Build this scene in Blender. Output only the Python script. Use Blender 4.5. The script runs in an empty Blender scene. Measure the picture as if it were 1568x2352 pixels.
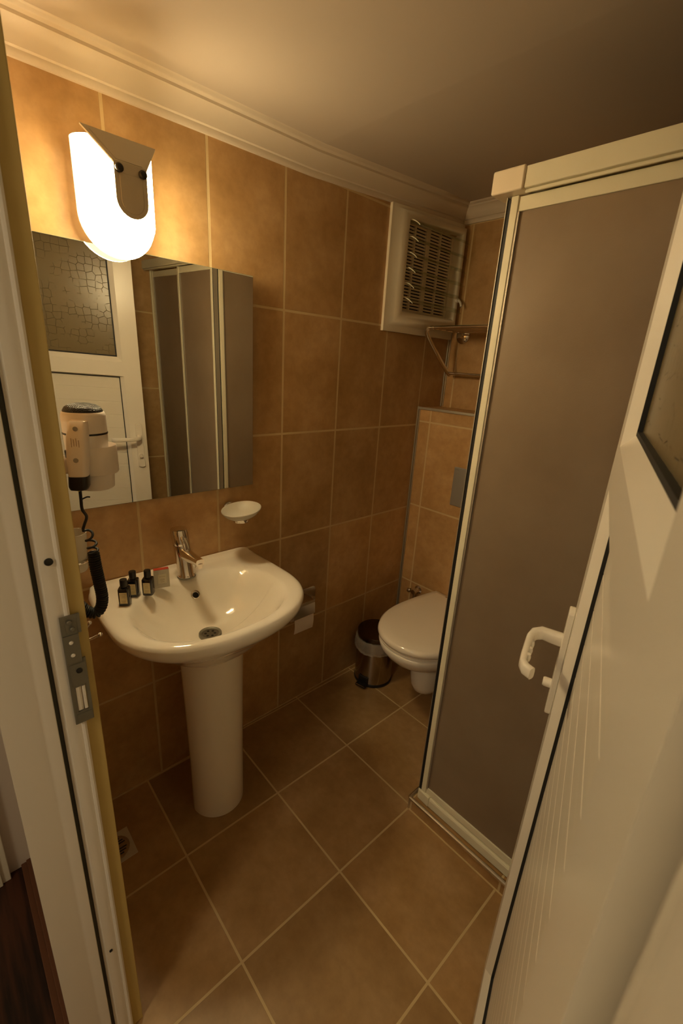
import bpy, bmesh, math, random
from math import sin, cos, pi, radians, sqrt
from mathutils import Vector, Matrix
random.seed(7)
S = bpy.context.scene
COL = S.collection

# ---------------------------------------------------------------- camera
R3 = Matrix.Rotation(0.80727762, 3, 'Z') @ Matrix.Rotation(-0.32067305, 3, 'X') @ Matrix.Rotation(-0.06113294, 3, 'Y')
BASE = Matrix(((1, 0, 0), (0, 0, -1), (0, 1, 0)))          # camera axes (right, up, back) for a level view along +y
cam_d = bpy.data.cameras.new('camera')
cam = bpy.data.objects.new('camera', cam_d); COL.objects.link(cam)
cam.matrix_world = Matrix.Translation((1.2866, -0.4118, 1.43537)) @ (R3 @ BASE).to_4x4()
cam_d.sensor_fit = 'HORIZONTAL'; cam_d.sensor_width = 24.0
cam_d.lens = 24.0 * 1015.66 / 1568.0
cam_d.clip_start = 0.005; cam_d.clip_end = 50
cam_d.dof.use_dof = True; cam_d.dof.focus_distance = 1.35; cam_d.dof.aperture_fstop = 8.0
S.camera = cam
# ---------------------------------------------------------------- world, exposure
S.view_settings.view_transform = 'Standard'; S.view_settings.look = 'None'
S.view_settings.gamma = 1.0; S.view_settings.use_curve_mapping = False
S.view_settings.exposure = 0.12
w = bpy.data.worlds.new('world'); S.world = w; w.use_nodes = True
w.node_tree.nodes['Background'].inputs[0].default_value = (1.0, 0.72, 0.42, 1)
w.node_tree.nodes['Background'].inputs[1].default_value = 0.0
S.cycles.max_bounces = 10; S.cycles.diffuse_bounces = 6; S.cycles.glossy_bounces = 6
S.cycles.transmission_bounces = 8; S.cycles.sample_clamp_indirect = 6.0
S.cycles.caustics_reflective = False; S.cycles.caustics_refractive = False
LAMP_COL = (1.0, 0.76, 0.40)
LAMP_GLASS = 66.0        # emission of the frosted lamp glass
HALL_W = 13.0             # watts of the hallway ceiling light
def area_light(name, loc, size, watts, col, rot=(0, 0, 0)):
    l = bpy.data.lights.new(name, 'AREA'); l.energy = watts; l.color = col; l.size = size
    o = bpy.data.objects.new(name, l); o.location = loc; o.rotation_euler = rot; COL.objects.link(o); return o
area_light('hallway_ceiling_light', (1.35, -1.90, 2.26), 0.45, HALL_W, (1.0, 0.84, 0.56))

# ---------------------------------------------------------------- helpers
MATS = {}
def principled(name, col, rough=0.5, metal=0.0, trans=0.0, ior=1.45, spec=0.5, coat=0.0, emit=None, es=0.0, alpha=1.0, sss=0.0):
    m = bpy.data.materials.new(name); m.use_nodes = True; MATS[name] = m
    b = m.node_tree.nodes['Principled BSDF']; i = b.inputs
    i['Base Color'].default_value = (*col, 1); i['Roughness'].default_value = rough; i['Metallic'].default_value = metal
    i['Transmission Weight'].default_value = trans; i['IOR'].default_value = ior
    i['Specular IOR Level'].default_value = spec; i['Coat Weight'].default_value = coat; i['Alpha'].default_value = alpha
    if coat: i['Coat Roughness'].default_value = 0.05
    if emit: i['Emission Color'].default_value = (*emit, 1); i['Emission Strength'].default_value = es
    return m
def nodes(m): return m.node_tree.nodes, m.node_tree.links, m.node_tree.nodes['Principled BSDF']
def bump(m, height_socket, strength, dist):
    n, l, b = nodes(m); bp = n.new('ShaderNodeBump'); bp.inputs['Strength'].default_value = strength; bp.inputs['Distance'].default_value = dist
    l.new(height_socket, bp.inputs['Height']); l.new(bp.outputs[0], b.inputs['Normal'])
def noise(m, scale, detail=3, rough=0.5, vec=None, stretch=None):
    n, l, b = nodes(m); t = n.new('ShaderNodeTexNoise'); t.inputs['Scale'].default_value = scale; t.inputs['Detail'].default_value = detail; t.inputs['Roughness'].default_value = rough
    if vec is None:
        g = n.new('ShaderNodeNewGeometry'); vec = g.outputs['Position']
    if stretch:
        mp = n.new('ShaderNodeMapping'); mp.inputs['Scale'].default_value = stretch; l.new(vec, mp.inputs[0]); vec = mp.outputs[0]
    l.new(vec, t.inputs['Vector']); return t.outputs['Fac']
def ramp(m, fac, stops):
    n, l, b = nodes(m); r = n.new('ShaderNodeValToRGB'); e = r.color_ramp.elements
    while len(e) < len(stops): e.new(0.5)
    for k, (p, c) in enumerate(stops): e[k].position = p; e[k].color = (*c, 1) if len(c) == 3 else c
    l.new(fac, r.inputs[0]); return r.outputs[0]
def tile_mat(name, uax, vax, tw, th, u0, v0, grout_w, rot=0.0, tone=1.0):
    """glazed clay tiles: a grid of tiles in world axes uax / vax, grout between, a mottled surface"""
    m = principled(name, (.5, .3, .2), 0.42); n, l, b = nodes(m)
    g = n.new('ShaderNodeNewGeometry'); pos = g.outputs['Position']
    if rot:
        mp = n.new('ShaderNodeMapping'); mp.inputs['Rotation'].default_value = (0, 0, rot)
        l.new(pos, mp.inputs[0]); pos = mp.outputs[0]
    sx = n.new('ShaderNodeSeparateXYZ'); l.new(pos, sx.inputs[0])
    cb = n.new('ShaderNodeCombineXYZ')
    def off(ax, o, k):
        a = n.new('ShaderNodeMath'); a.operation = 'SUBTRACT'; l.new(sx.outputs[ax], a.inputs[0]); a.inputs[1].default_value = o
        l.new(a.outputs[0], cb.inputs[k])
    off(uax, u0 - 50 * tw, 0); off(vax, v0 - 50 * th, 1)
    br = n.new('ShaderNodeTexBrick'); br.offset = 0.0; br.squash = 1.0
    br.inputs['Scale'].default_value = 1.0; br.inputs['Brick Width'].default_value = tw; br.inputs['Row Height'].default_value = th
    br.inputs['Mortar Size'].default_value = grout_w; br.inputs['Mortar Smooth'].default_value = 0.15; br.inputs['Bias'].default_value = 0.0
    br.inputs['Color1'].default_value = (.86, .86, .86, 1); br.inputs['Color2'].default_value = (1.06, 1.04, 1.02, 1)
    l.new(cb.outputs[0], br.inputs['Vector'])
    nz = noise(m, 5.5, 6, 0.62, vec=g.outputs['Position']); nz2 = noise(m, 34, 4, 0.6, vec=g.outputs['Position'])
    t = tone
    c1 = ramp(m, nz, [(.30, (.35*t, .204*t, .078*t)), (.50, (.43*t, .268*t, .116*t)), (.72, (.52*t, .345*t, .172*t))])
    c2 = ramp(m, nz2, [(.28, (.86, .84, .82)), (.62, (1.04, 1.04, 1.04))])
    mu = n.new('ShaderNodeMix'); mu.data_type = 'RGBA'; mu.blend_type = 'MULTIPLY'; mu.inputs[0].default_value = 0.8
    l.new(c1, mu.inputs[6]); l.new(c2, mu.inputs[7])
    mu2 = n.new('ShaderNodeMix'); mu2.data_type = 'RGBA'; mu2.blend_type = 'MULTIPLY'; mu2.inputs[0].default_value = 1.0
    l.new(mu.outputs[2], mu2.inputs[6]); l.new(br.outputs['Color'], mu2.inputs[7])
    gr = n.new('ShaderNodeMix'); gr.data_type = 'RGBA'
    l.new(br.outputs['Fac'], gr.inputs[0]); l.new(mu2.outputs[2], gr.inputs[6]); gr.inputs[7].default_value = (.62, .47, .25, 1)
    l.new(gr.outputs[2], b.inputs['Base Color'])
    rr = n.new('ShaderNodeMapRange'); rr.inputs['To Min'].default_value = 0.36; rr.inputs['To Max'].default_value = 0.8
    l.new(br.outputs['Fac'], rr.inputs[0]); l.new(rr.outputs[0], b.inputs['Roughness'])
    inv = n.new('ShaderNodeMath'); inv.operation = 'MULTIPLY_ADD'; inv.inputs[1].default_value = -1.0; inv.inputs[2].default_value = 1.0
    l.new(br.outputs['Fac'], inv.inputs[0])
    ad = n.new('ShaderNodeMath'); ad.operation = 'MULTIPLY_ADD'; ad.inputs[1].default_value = 0.18; l.new(nz2, ad.inputs[0]); l.new(inv.outputs[0], ad.inputs[2])
    bump(m, ad.outputs[0], 0.6, 0.0012)
    return m

class MB:
    """collects shapes and links them as one mesh object"""
    def __init__(s): s.v = []; s.f = []; s.mi = []; s.cur = 0
    def add(s, vs, fs):
        o = len(s.v); s.v += [tuple(p) for p in vs]; s.f += [tuple(i + o for i in f) for f in fs]; s.mi += [s.cur] * len(fs); return s
    def box(s, x0, x1, y0, y1, z0, z1):
        v = [(x, y, z) for z in (z0, z1) for y in (y0, y1) for x in (x0, x1)]
        return s.add(v, [(0, 2, 3, 1), (4, 5, 7, 6), (0, 1, 5, 4), (2, 6, 7, 3), (0, 4, 6, 2), (1, 3, 7, 5)])
    def loft(s, rings, cap0=True, cap1=True, closed=True):
        n = len(rings[0]); vs = [p for r in rings for p in r]; fs = []
        for k in range(len(rings) - 1):
            for i in range(n if closed else n - 1):
                j = (i + 1) % n; a = k * n
                fs.append((a + i, a + j, a + n + j, a + n + i))
        if cap0: fs.append(tuple(range(n - 1, -1, -1)))
        if cap1: fs.append(tuple((len(rings) - 1) * n + i for i in range(n)))
        return s.add(vs, fs)
    def prism(s, outline, axis, a0, a1):
        def P(u, v, a): return (a, u, v) if axis == 'x' else (u, a, v) if axis == 'y' else (u, v, a)
        return s.loft([[P(u, v, a0) for u, v in outline], [P(u, v, a1) for u, v in outline]])
    def lathe(s, prof, c=(0, 0, 0), seg=40, M=None, cap0=True, cap1=True):
        rings = []
        for r, z in prof:
            ring = []
            for i in range(seg):
                p = Vector((r * cos(2 * pi * i / seg), r * sin(2 * pi * i / seg), z))
                if M is not None: p = M @ p
                ring.append(tuple(p + Vector(c)))
            rings.append(ring)
        return s.loft(rings, cap0, cap1)
    def tube(s, path, r, seg=12, cap=True):
        path = [Vector(p) for p in path]; n = len(path); rs = r if isinstance(r, (list, tuple)) else [r] * n
        t0 = (path[1] - path[0]).normalized(); up = Vector((0, 0, 1)) if abs(t0.z) < .9 else Vector((1, 0, 0))
        u = t0.cross(up).normalized(); rings = []
        for k in range(n):
            a = path[max(k - 1, 0)]; b = path[min(k + 1, n - 1)]; t = (b - a).normalized()
            u = (u - t * u.dot(t)).normalized(); vv = t.cross(u)
            rings.append([tuple(path[k] + rs[k] * (cos(2 * pi * i / seg) * u + sin(2 * pi * i / seg) * vv)) for i in range(seg)])
        return s.loft(rings, cap, cap)
    def build(s, name, mat, parent=None, bevel=0.0, smooth=35, world=True, kind=None, seg=2, subd=0):
        o_loc = Vector((0, 0, 0))
        if PLACE: s.v = [tuple(PLACE[1] + (Vector(p) - PLACE[0]) * PLACE[2]) for p in s.v]
        if parent is None:
            xs = [p[0] for p in s.v]; ys = [p[1] for p in s.v]; zs = [p[2] for p in s.v]
            o_loc = Vector(((min(xs) + max(xs)) / 2, (min(ys) + max(ys)) / 2, min(zs)))
        elif world:
            o_loc = WLOC.get(parent.name, Vector((0, 0, 0)))
        me = bpy.data.meshes.new(name); me.from_pydata([tuple(Vector(p) - o_loc) for p in s.v], [], s.f)
        mats = mat if isinstance(mat, (list, tuple)) else [mat]
        for m in mats: me.materials.append(m)
        for k, p in enumerate(me.polygons): p.material_index = s.mi[k]
        bm = bmesh.new(); bm.from_mesh(me); bmesh.ops.recalc_face_normals(bm, faces=bm.faces)
        bm.to_mesh(me); bm.free()
        if smooth:
            for p in me.polygons: p.use_smooth = True
            me.set_sharp_from_angle(angle=radians(smooth))
        o = bpy.data.objects.new(name, me); COL.objects.link(o)
        if parent is not None:
            o.parent = parent
            if world: WLOC[o.name] = o_loc
        else:
            o.location = o_loc; WLOC[o.name] = o_loc
        if bevel:
            bv = o.modifiers.new('bevel', 'BEVEL'); bv.width = bevel; bv.segments = seg; bv.limit_method = 'ANGLE'; bv.angle_limit = radians(40); bv.harden_normals = True
        if subd:
            sd = o.modifiers.new('subdivision', 'SUBSURF'); sd.levels = subd; sd.render_levels = subd
        if kind: o['kind'] = kind
        return o
WLOC = {}
PLACE = None                                                  # optional (pivot, new pivot, size) for a group of parts being built
def tag(o, label, cat, group=None):
    o['label'] = label; o['category'] = cat
    if group: o['group'] = group
    return o
def thing(name, loc, label=None, cat=None, group=None, rotz=0.0):
    e = bpy.data.objects.new(name, None); e.empty_display_size = 0.05; COL.objects.link(e)
    e.location = loc; e.rotation_euler = (0, 0, rotz); WLOC[e.name] = Vector(loc)
    if label: tag(e, label, cat, group)
    return e
def arc(cx, cy, r, a0, a1, n): return [(cx + r * cos(radians(a0 + (a1 - a0) * k / n)), cy + r * sin(radians(a0 + (a1 - a0) * k / n))) for k in range(n + 1)]
def smooth_path(pts, n=8):
    P = [Vector(p) for p in pts]; P = [P[0] * 2 - P[1]] + P + [P[-1] * 2 - P[-2]]; out = []
    for i in range(1, len(P) - 2):
        for k in range(n):
            t = k / n; a, b, c, d = P[i - 1], P[i], P[i + 1], P[i + 2]
            out.append(0.5 * ((2 * b) + (-a + c) * t + (2 * a - 5 * b + 4 * c - d) * t * t + (-a + 3 * b - 3 * c + d) * t ** 3))
    out.append(P[-2]); return out
def sstep(a, b, x):
    t = min(1, max(0, (x - a) / (b - a))); return t * t * (3 - 2 * t)

# ---------------------------------------------------------------- materials
TW, TH = 0.253, 0.400
M_wall_x = tile_mat('wall_tile_side', 'Y', 'Z', TW, TH, 0.0, -0.0074, 0.0042, tone=1.14)
M_wall_y = tile_mat('wall_tile_back', 'X', 'Z', TW, TH, 0.054, 0.035, 0.0042, tone=1.14)
M_box_y = tile_mat('boxing_tile', 'X', 'Z', TW, TH, 0.0725, 0.0105, 0.0042, tone=1.18)
M_floor = tile_mat('floor_tile', 'X', 'Y', 0.3286, 0.3286, 0.3475 - 0.0139, 0.9277 + 0.0053, 0.0034, rot=0.0151, tone=.92)
M_paint = principled('ceiling_paint', (.49, .425, .35), 0.6); bump(M_paint, noise(M_paint, 30, 5), 0.10, 0.002)
M_plaster = principled('cornice_plaster', (.66, .58, .47), 0.42); bump(M_plaster, noise(M_plaster, 22, 4), 0.12, 0.003)
M_pvc = principled('white_pvc', (.80, .76, .68), 0.22, spec=.5)
M_pvc2 = principled('aged_pvc', (.76, .70, .56), 0.34)
M_cream = principled('cream_lacquered_aluminium', (.76, .72, .55), 0.32)
M_ochre = principled('ochre_reveal_paint', (.55, .42, .15), 0.6)
M_ceramic = principled('white_ceramic', (.88, .84, .75), 0.10, coat=0.6)
M_seat = principled('seat_plastic', (.90, .83, .71), 0.16, coat=.3)
M_chrome = principled('chrome', (.80, .76, .70), 0.08, metal=1.0)
M_steel = principled('brushed_steel', (.60, .55, .48), 0.24, metal=1.0)
M_zinc = principled('dull_zinc', (.20, .19, .15), 0.45, metal=.5)
M_satin = principled('satin_metal_plate', (.42, .41, .38), 0.45, metal=.6)
M_alu = principled('aluminium_trim', (.46, .43, .36), 0.5, metal=.7)
M_black = principled('black_plastic', (.012, .011, .010), 0.35)
M_rubber = principled('black_rubber', (.010, .010, .010), 0.6)
M_hollow = principled('dark_hollow', (.012, .010, .008), 0.9)
M_grille = principled('grille_plastic', (.80, .72, .55), 0.5)
M_mirror = principled('mirror_silver', (.86, .86, .82), 0.0, metal=1.0)
M_mirror_edge = principled('mirror_edge', (.18, .22, .17), 0.2)
M_dryer = principled('dryer_plastic', (.80, .74, .68), 0.30)
M_grey = principled('grey_plug', (.30, .29, .27), 0.5)
M_yellow = principled('yellow_wire', (.75, .55, .05), 0.5)
M_bottle = principled('black_bottle', (.010, .008, .007), 0.12, coat=.5)
M_label = principled('cream_label', (.66, .58, .34), 0.6)
M_print = principled('label_print', (.36, .27, .18), 0.7)
M_paper = principled('toilet_paper', (.80, .72, .66), 0.85)
M_frost = principled('frosted_dish_glass', (.90, .87, .76), 0.32, trans=.40, ior=1.3)
M_clear = principled('clear_blade_glass', (.90, .94, .88), 0.03, trans=.97, ior=1.35)
_n, _l, _b = nodes(M_clear)
_tr = _n.new('ShaderNodeBsdfTransparent'); _tr.inputs[0].default_value = (.93, .95, .90, 1); _gl = _n.new('ShaderNodeBsdfGlossy'); _gl.inputs['Roughness'].default_value = .04
_mxs = _n.new('ShaderNodeMixShader'); _out = [q for q in _n if q.type == 'OUTPUT_MATERIAL'][0]
_mxs.inputs[0].default_value = .14; _l.new(_tr.outputs[0], _mxs.inputs[1]); _l.new(_gl.outputs[0], _mxs.inputs[2]); _l.new(_mxs.outputs[0], _out.inputs['Surface'])
M_liner = principled('bin_liner_film', (.85, .82, .76), 0.25, trans=.35, ior=1.05, alpha=.42); bump(M_liner, noise(M_liner, 60, 5, .7), 0.9, 0.006)
M_hallwall = principled('hall_wall_paint', (.62, .54, .46), 0.6)
M_skirt = principled('brown_skirting', (.12, .045, .020), 0.35)
# boxed soap: ribbed silvery card
M_card = principled('ribbed_silver_card', (.50, .47, .39), 0.4, metal=.25)
_n, _l, _b = nodes(M_card); _w = _n.new('ShaderNodeTexWave'); _w.wave_type = 'BANDS'; _w.bands_direction = 'Y'; _w.inputs['Scale'].default_value = 130
_g = _n.new('ShaderNodeNewGeometry'); _l.new(_g.outputs['Position'], _w.inputs['Vector']); bump(M_card, _w.outputs['Fac'], 0.5, 0.001)
M_red = principled('red_card_edge', (.45, .05, .02), 0.5)
# dark parquet of the hall
M_wood = principled('dark_parquet', (.05, .02, .01), 0.4)
_n, _l, _b = nodes(M_wood)
_c = ramp(M_wood, noise(M_wood, 7, 4, .5, stretch=(0.5, 6, 1)), [(.40, (.010, .003, .002)), (.60, (.062, .019, .008))]); _l.new(_c, _b.inputs['Base Color'])
# shower panel: textured smoky acrylic
M_acryl = principled('smoky_textured_acrylic', (.46, .36, .25), 0.34, trans=.45, ior=1.45)
_n, _l, _b = nodes(M_acryl)
_c = ramp(M_acryl, noise(M_acryl, 3.0, 5, .6), [(.3, (.37, .275, .18)), (.7, (.50, .39, .27))]); _l.new(_c, _b.inputs['Base Color'])
bump(M_acryl, noise(M_acryl, 420, 2, .5), 0.35, 0.0006)
# door glass: cracked-hexagon pattern pressed into bronze glass
M_pane = principled('patterned_bronze_glass', (.30, .235, .12), 0.26, trans=.45, ior=1.45)
_n, _l, _b = nodes(M_pane); _tc = _n.new('ShaderNodeTexCoord'); _vo = _n.new('ShaderNodeTexVoronoi'); _vo.feature = 'DISTANCE_TO_EDGE'; _vo.inputs['Scale'].default_value = 34; _vo.inputs['Randomness'].default_value = 0.45
_l.new(_tc.outputs['Object'], _vo.inputs['Vector'])
_mr = _n.new('ShaderNodeMapRange'); _mr.inputs['From Max'].default_value = 0.03; _l.new(_vo.outputs['Distance'], _mr.inputs[0])
_nz = noise(M_pane, 14, 2, .5, vec=_tc.outputs['Object']); _mk = _n.new('ShaderNodeMapRange'); _mk.inputs['From Min'].default_value = .50; _mk.inputs['From Max'].default_value = .56; _l.new(_nz, _mk.inputs[0])
_mx = _n.new('ShaderNodeMath'); _mx.operation = 'MAXIMUM'; _l.new(_mr.outputs[0], _mx.inputs[0]); _l.new(_mk.outputs[0], _mx.inputs[1])
bump(M_pane, _mx.outputs[0], 0.8, 0.003)
M_panel = principled('ridged_white_panel', (.78, .74, .65), 0.24); bump(M_panel, noise(M_panel, 4, 3, stretch=(1, 1, 3)), 0.12, 0.01)
# lamp glass
M_lampglass = principled('lit_frosted_lamp_glass', (.9, .85, .7), 0.4, emit=LAMP_COL, es=LAMP_GLASS)
_n, _l, _b = nodes(M_lampglass); _g = _n.new('ShaderNodeNewGeometry'); _sx = _n.new('ShaderNodeSeparateXYZ'); _l.new(_g.outputs['Position'], _sx.inputs[0])
_mr = _n.new('ShaderNodeMapRange'); _mr.inputs['From Min'].default_value = 1.66; _mr.inputs['From Max'].default_value = 1.86   # emission graded by height, added to spare the ceiling and nearby wall
_mr.inputs['To Min'].default_value = LAMP_GLASS * 1.45; _mr.inputs['To Max'].default_value = LAMP_GLASS * 0.45; _l.new(_sx.outputs['Z'], _mr.inputs[0]); _l.new(_mr.outputs[0], _b.inputs['Emission Strength'])
M_lampback = principled('lit_lamp_glass_inner_face', (.9, .85, .7), 0.4, emit=LAMP_COL, es=LAMP_GLASS * 0.02)
M_lampmetal = principled('satin_lamp_metal', (.50, .46, .37), 0.42, metal=.55)

# ---------------------------------------------------------------- the setting
XR = 1.420; YB = 1.442; YF = -0.283; YH = -0.403; BX = 0.0
def zlow(y): return 1.9775 + 0.012 * (y + 0.1) if y < 0.6 else 1.9859 + 0.060 * (y - 0.6)
CH = 0.066
def zceil(y): return zlow(y) + CH
def slab_yz(name, x0, x1, ys, zt, mat, z0=0.0):
    m = MB(); out = [(ys[0], z0), (ys[-1], z0)] + [(y, zt(y)) for y in reversed(ys)]
    m.prism(out, 'x', x0, x1); return m.build(name, mat, kind='structure', smooth=0)
YS = [-0.283, 0.0, 0.6, 1.0, 1.442]
m = MB(); m.box(-0.10, XR + .10, -0.403, YB + .10, -0.08, 0.0); floor = m.build('floor', M_floor, kind='structure', smooth=0)
# left wall with the window opening cut out of it
WY0, WY1, WZ0, WZ1 = 1.045, 1.425, 1.640, 1.985
m = MB()
zt = lambda y: zceil(y) + .02
m.prism([(-0.403, 0), (WY0, 0), (WY0, zt(WY0)), (0.6, zt(.6)), (-0.403, zt(-.4))], 'x', -0.10, 0)
m.box(-0.10, 0, WY0, WY1, 0, WZ0)
m.prism([(WY0, WZ1), (WY1, WZ1), (WY1, zt(WY1)), (WY0, zt(WY0))], 'x', -0.10, 0)
m.prism([(WY1, 0), (YB + .1, 0), (YB + .1, zt(YB)), (WY1, zt(WY1))], 'x', -0.10, 0)
m.build('wall_left', M_wall_x, kind='structure', smooth=0)
m = MB(); m.box(-0.0, XR + .1, YB, YB + .10, 0, 2.16); m.build('wall_back', M_wall_y, kind='structure', smooth=0)
slab_yz('wall_right', XR, XR + .10, [-0.403, 0, .6, 1.0, YB], lambda y: zceil(y) + .02, M_wall_x)
m = MB()                                                     # front wall, with the doorway in it
m.box(0.0, 0.555, -0.400, YF, 0, 2.08); m.box(1.352, XR, -0.400, YF, 0, 2.08); m.box(0.555, 1.352, -0.400, YF, 2.0, 2.08)
m.build('wall_front', M_wall_y, kind='structure', smooth=0)
# ceiling
m = MB(); yy = [-0.403, 0, .6, 1.0, YB]
m.prism([(y, zceil(y)) for y in yy] + [(y, 2.24) for y in reversed(yy)], 'x', 0.0, XR)
m.build('ceiling', M_paint, kind='structure', smooth=0)
# tiled cistern boxing behind the toilet
m = MB(); m.box(0.0, 0.665, 1.27, YB, 0, 1.272); m.build('wall_boxing', M_box_y, kind='structure', smooth=0)
# cornice: profile (distance from wall, height) swept along left and back walls
PROF = [(0, -.002), (.008, -.002), (.011, .004), (.011, .012), (.017, .014), (.020, .024), (.027, .036), (.037, .046), (.044, .050), (.045, .056), (.053, .058), (.058, .0595), (.060, .064), (.066, .066), (.066, .070), (0, .070)]
m = MB(); rings = []
for y, d in [(-0.283, 0), (0.0, 0), (.3, 0), (.6, 0), (.8, 0), (1.0, 0), (1.2, 0), (YB, 1)]:
    rings.append([(px, y - (px if d else 0), zlow(y) + pz) for px, pz in PROF])
m.loft(rings); m.build('trim_1', M_plaster, kind='structure', smooth=50)
m = MB(); m.loft([[(x + (px if d else 0), YB - px, zlow(YB) + pz - 0.0) for px, pz in PROF] for x, d in [(0, 1), (XR, 0)]])
m.build('trim_2', M_plaster, kind='structure', smooth=50)
m = MB(); m.loft([[(XR - px, y, zlow(y) + pz) for px, pz in PROF] for y in (-0.283, 0, .6, 1.0, YB)])
m.build('trim_3', M_plaster, kind='structure', smooth=50)
# metal edge trims of the boxing and of the wall corner above it
m = MB(); m.box(0.0, .006, 1.263, 1.271, 0, 1.276); m.box(.009, .013, 1.266, 1.271, 0, 1.270); m.box(0, .66, 1.264, 1.271, 1.264, 1.275)
m.build('trim_4', M_alu, kind='structure', bevel=.001)
m = MB(); m.box(0.0, .006, 1.434, 1.442, 1.274, 1.99); m.box(.010, .014, 1.438, 1.442, 1.274, 1.99)
m.build('trim_5', M_alu, kind='structure', bevel=.001)
# shower kerb
m = MB(); m.box(.673, XR, .582, .640, 0, .050); m.box(.673, .735, .640, 1.442, 0, .050)
m.build('trim_6', tile_mat('kerb_tile', 'X', 'Z', .3286, 0.4, 1.008, -.0074, .0034), kind='structure', smooth=0)
m = MB(); m.tube([(.672, .581, .050), (XR, .581, .050)], .0068, 10); m.tube([(.672, .581, .050), (.672, 1.262, .050)], .0068, 10); m.tube([(.672, .581, .052), (.672, .581, 0)], .003, 8)
m.build('trim_7', M_steel, kind='structure')
m = MB(); m.box(.735, XR, .640, 1.442, 0, .035); m.build('floor_shower_tray', M_ceramic, kind='structure')

M_grout = principled('yellowed_grout', (.62, .47, .25), .8)
m = MB(); m.box(0, .0035, YF, 1.263, 0, .0035); m.box(.0035, .665, 1.2665, 1.27, 0, .0035); m.box(.673, XR, .5785, .582, 0, .0030); m.box(.6695, .673, .5785, 1.2665, 0, .0030)
m.build('trim_9', M_grout, kind='structure', smooth=0)
# hallway outside
m = MB(); m.box(-0.3, 2.6, -2.2, -0.403, -0.08, 0.0); m.build('floor_hall', M_wood, kind='structure', smooth=0)
m = MB(); m.box(-0.10, 0.055, -2.2, -0.403, 0, 2.3); m.build('wall_hall_left', M_hallwall, kind='structure', smooth=0)
m = MB(); m.box(2.2, 2.3, -2.2, -0.403, 0, 2.3); m.build('wall_hall_right', M_hallwall, kind='structure', smooth=0)
m = MB(); m.box(-0.10, 2.3, -2.3, -2.2, 0, 2.3); m.build('wall_hall_rear', M_hallwall, kind='structure', smooth=0)
m = MB(); m.box(-0.10, 2.3, -2.3, -0.403, 2.3, 2.38); m.build('ceiling_hall', M_paint, kind='structure', smooth=0)
m = MB(); m.box(0.055, .545, -.4055, -.4005, .0, 2.3); m.box(1.36, 2.2, -.4055, -.4005, 0, 2.3); m.box(.545, 1.36, -.4055, -.4005, 2.0, 2.3)
m.build('wall_hall_front', M_hallwall, kind='structure', smooth=0)
m = MB(); m.box(0.055, .075, -1.3, -.456, 0, 2.1); m.box(.075, .082, -1.3, -.475, 0.0, 2.1); m.build('trim_8', M_pvc2, kind='structure', bevel=.002)
m = MB(); m.box(0.055, .600, -.4300, -.4055, 0, .010); m.box(0.055, .055 + .55, -.417, -.4055, .010, .016); m.build('baseboard_hall', M_skirt, kind='structure', bevel=.002)

# ---------------------------------------------------------------- door frame
df = thing('door_frame', (0.60, -0.34, 0.0), 'white plastic door frame around the open doorway with ochre inner edge', 'door frame')
LP = [(.545, -.303), (.6060, -.3035), (.6072, -.3065), (.6060, -.3095), (.6030, -.3105), (.6046, -.315), (.6052, -.322), (.6040, -.330), (.5995, -.3355), (.588, -.3360), (.588, -.3425),
      (.6070, -.3425), (.6080, -.3435), (.6082, -.358), (.6077, -.3600), (.6082, -.362), (.6086, -.4085), (.545, -.4085)]
m = MB(); m.prism(LP, 'z', 0, 1.955); m.build('jamb', M_pvc, df, smooth=30)['label'] = 'strike side jamb'
RP = [(1.8985 - x, y) for x, y in LP]
m = MB(); m.prism(RP, 'z', 0, 1.955); m.build('jamb', M_pvc, df, smooth=30)['label'] = 'hinge side jamb'
for x0_, x1_ in ((.586, .5975), (1.3010, 1.3125)):  # dark strips added in the jamb grooves, their shade put in as colour
    m = MB(); m.box(x0_, x1_, -.3422, -.3362, 0, 1.955); m.build('groove_shade_strip', principled('painted_groove_shade', (.035, .036, .026), .6), df)
m = MB(); m.box(.545, 1.356, -.4085, -.303, 1.955, 2.02); m.build('head', M_pvc, df, bevel=.003)
m = MB(); m.box(.545, .5995, -.303, -.2815, 0, 1.99); m.build('reveal', M_ochre, df, bevel=.0015)
m = MB(); m.box(1.2940, 1.356, -.3035, -.2815, 0, 1.99); m.box(.5995, 1.294, -.303, -.2815, 1.955, 1.99); m.build('reveal', M_pvc2, df, bevel=.003)
m = MB(); m.lathe([(.0055, 0), (.0055, .0025), (.004, .0032)], (0.6045, -.319, 1.151), 20, Matrix.Rotation(pi/2, 3, 'Y')); m.build('screw', M_black, df)
m = MB(); m.lathe([(.003, 0), (.003, .0025), (.002, .003)], (0.6045, -.322, .30), 20, Matrix.Rotation(pi/2, 3, 'Y')); m.build('screw', M_black, df)
# strike plate with its latch recesses
sp = MB(); X0 = .6075; X1 = .6105
def plate_hole(y0, y1, z0, z1, holes):
    zs = sorted({z0, z1, *[h[2] for h in holes], *[h[3] for h in holes]}); ys = sorted({y0, y1, *[h[0] for h in holes], *[h[1] for h in holes]})
    for i in range(len(ys) - 1):
        for j in range(len(zs) - 1):
            cy, cz = (ys[i] + ys[i+1]) / 2, (zs[j] + zs[j+1]) / 2
            if any(h[0] < cy < h[1] and h[2] < cz < h[3] for h in holes): continue
            sp.box(X0, X1, ys[i], ys[i+1], zs[j], zs[j+1])
plate_hole(-.3185, -.2925, .868, 1.062, [(-.3125, -.2975, .890, .936), (-.2970, -.2925, .985, 1.030)])
sp.box(X1 - .001, X1 + .0025, -.3180, -.2975, .982, 1.030); sp.box(X1 - .001, X1 + .0012, -.3160, -.2930, .940, .978); sp.box(X1 - .001, X1 + .0012, -.3160, -.2930, .869, .886)
spo = sp.build('strike_plate', M_zinc, df, bevel=.0006)
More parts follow.
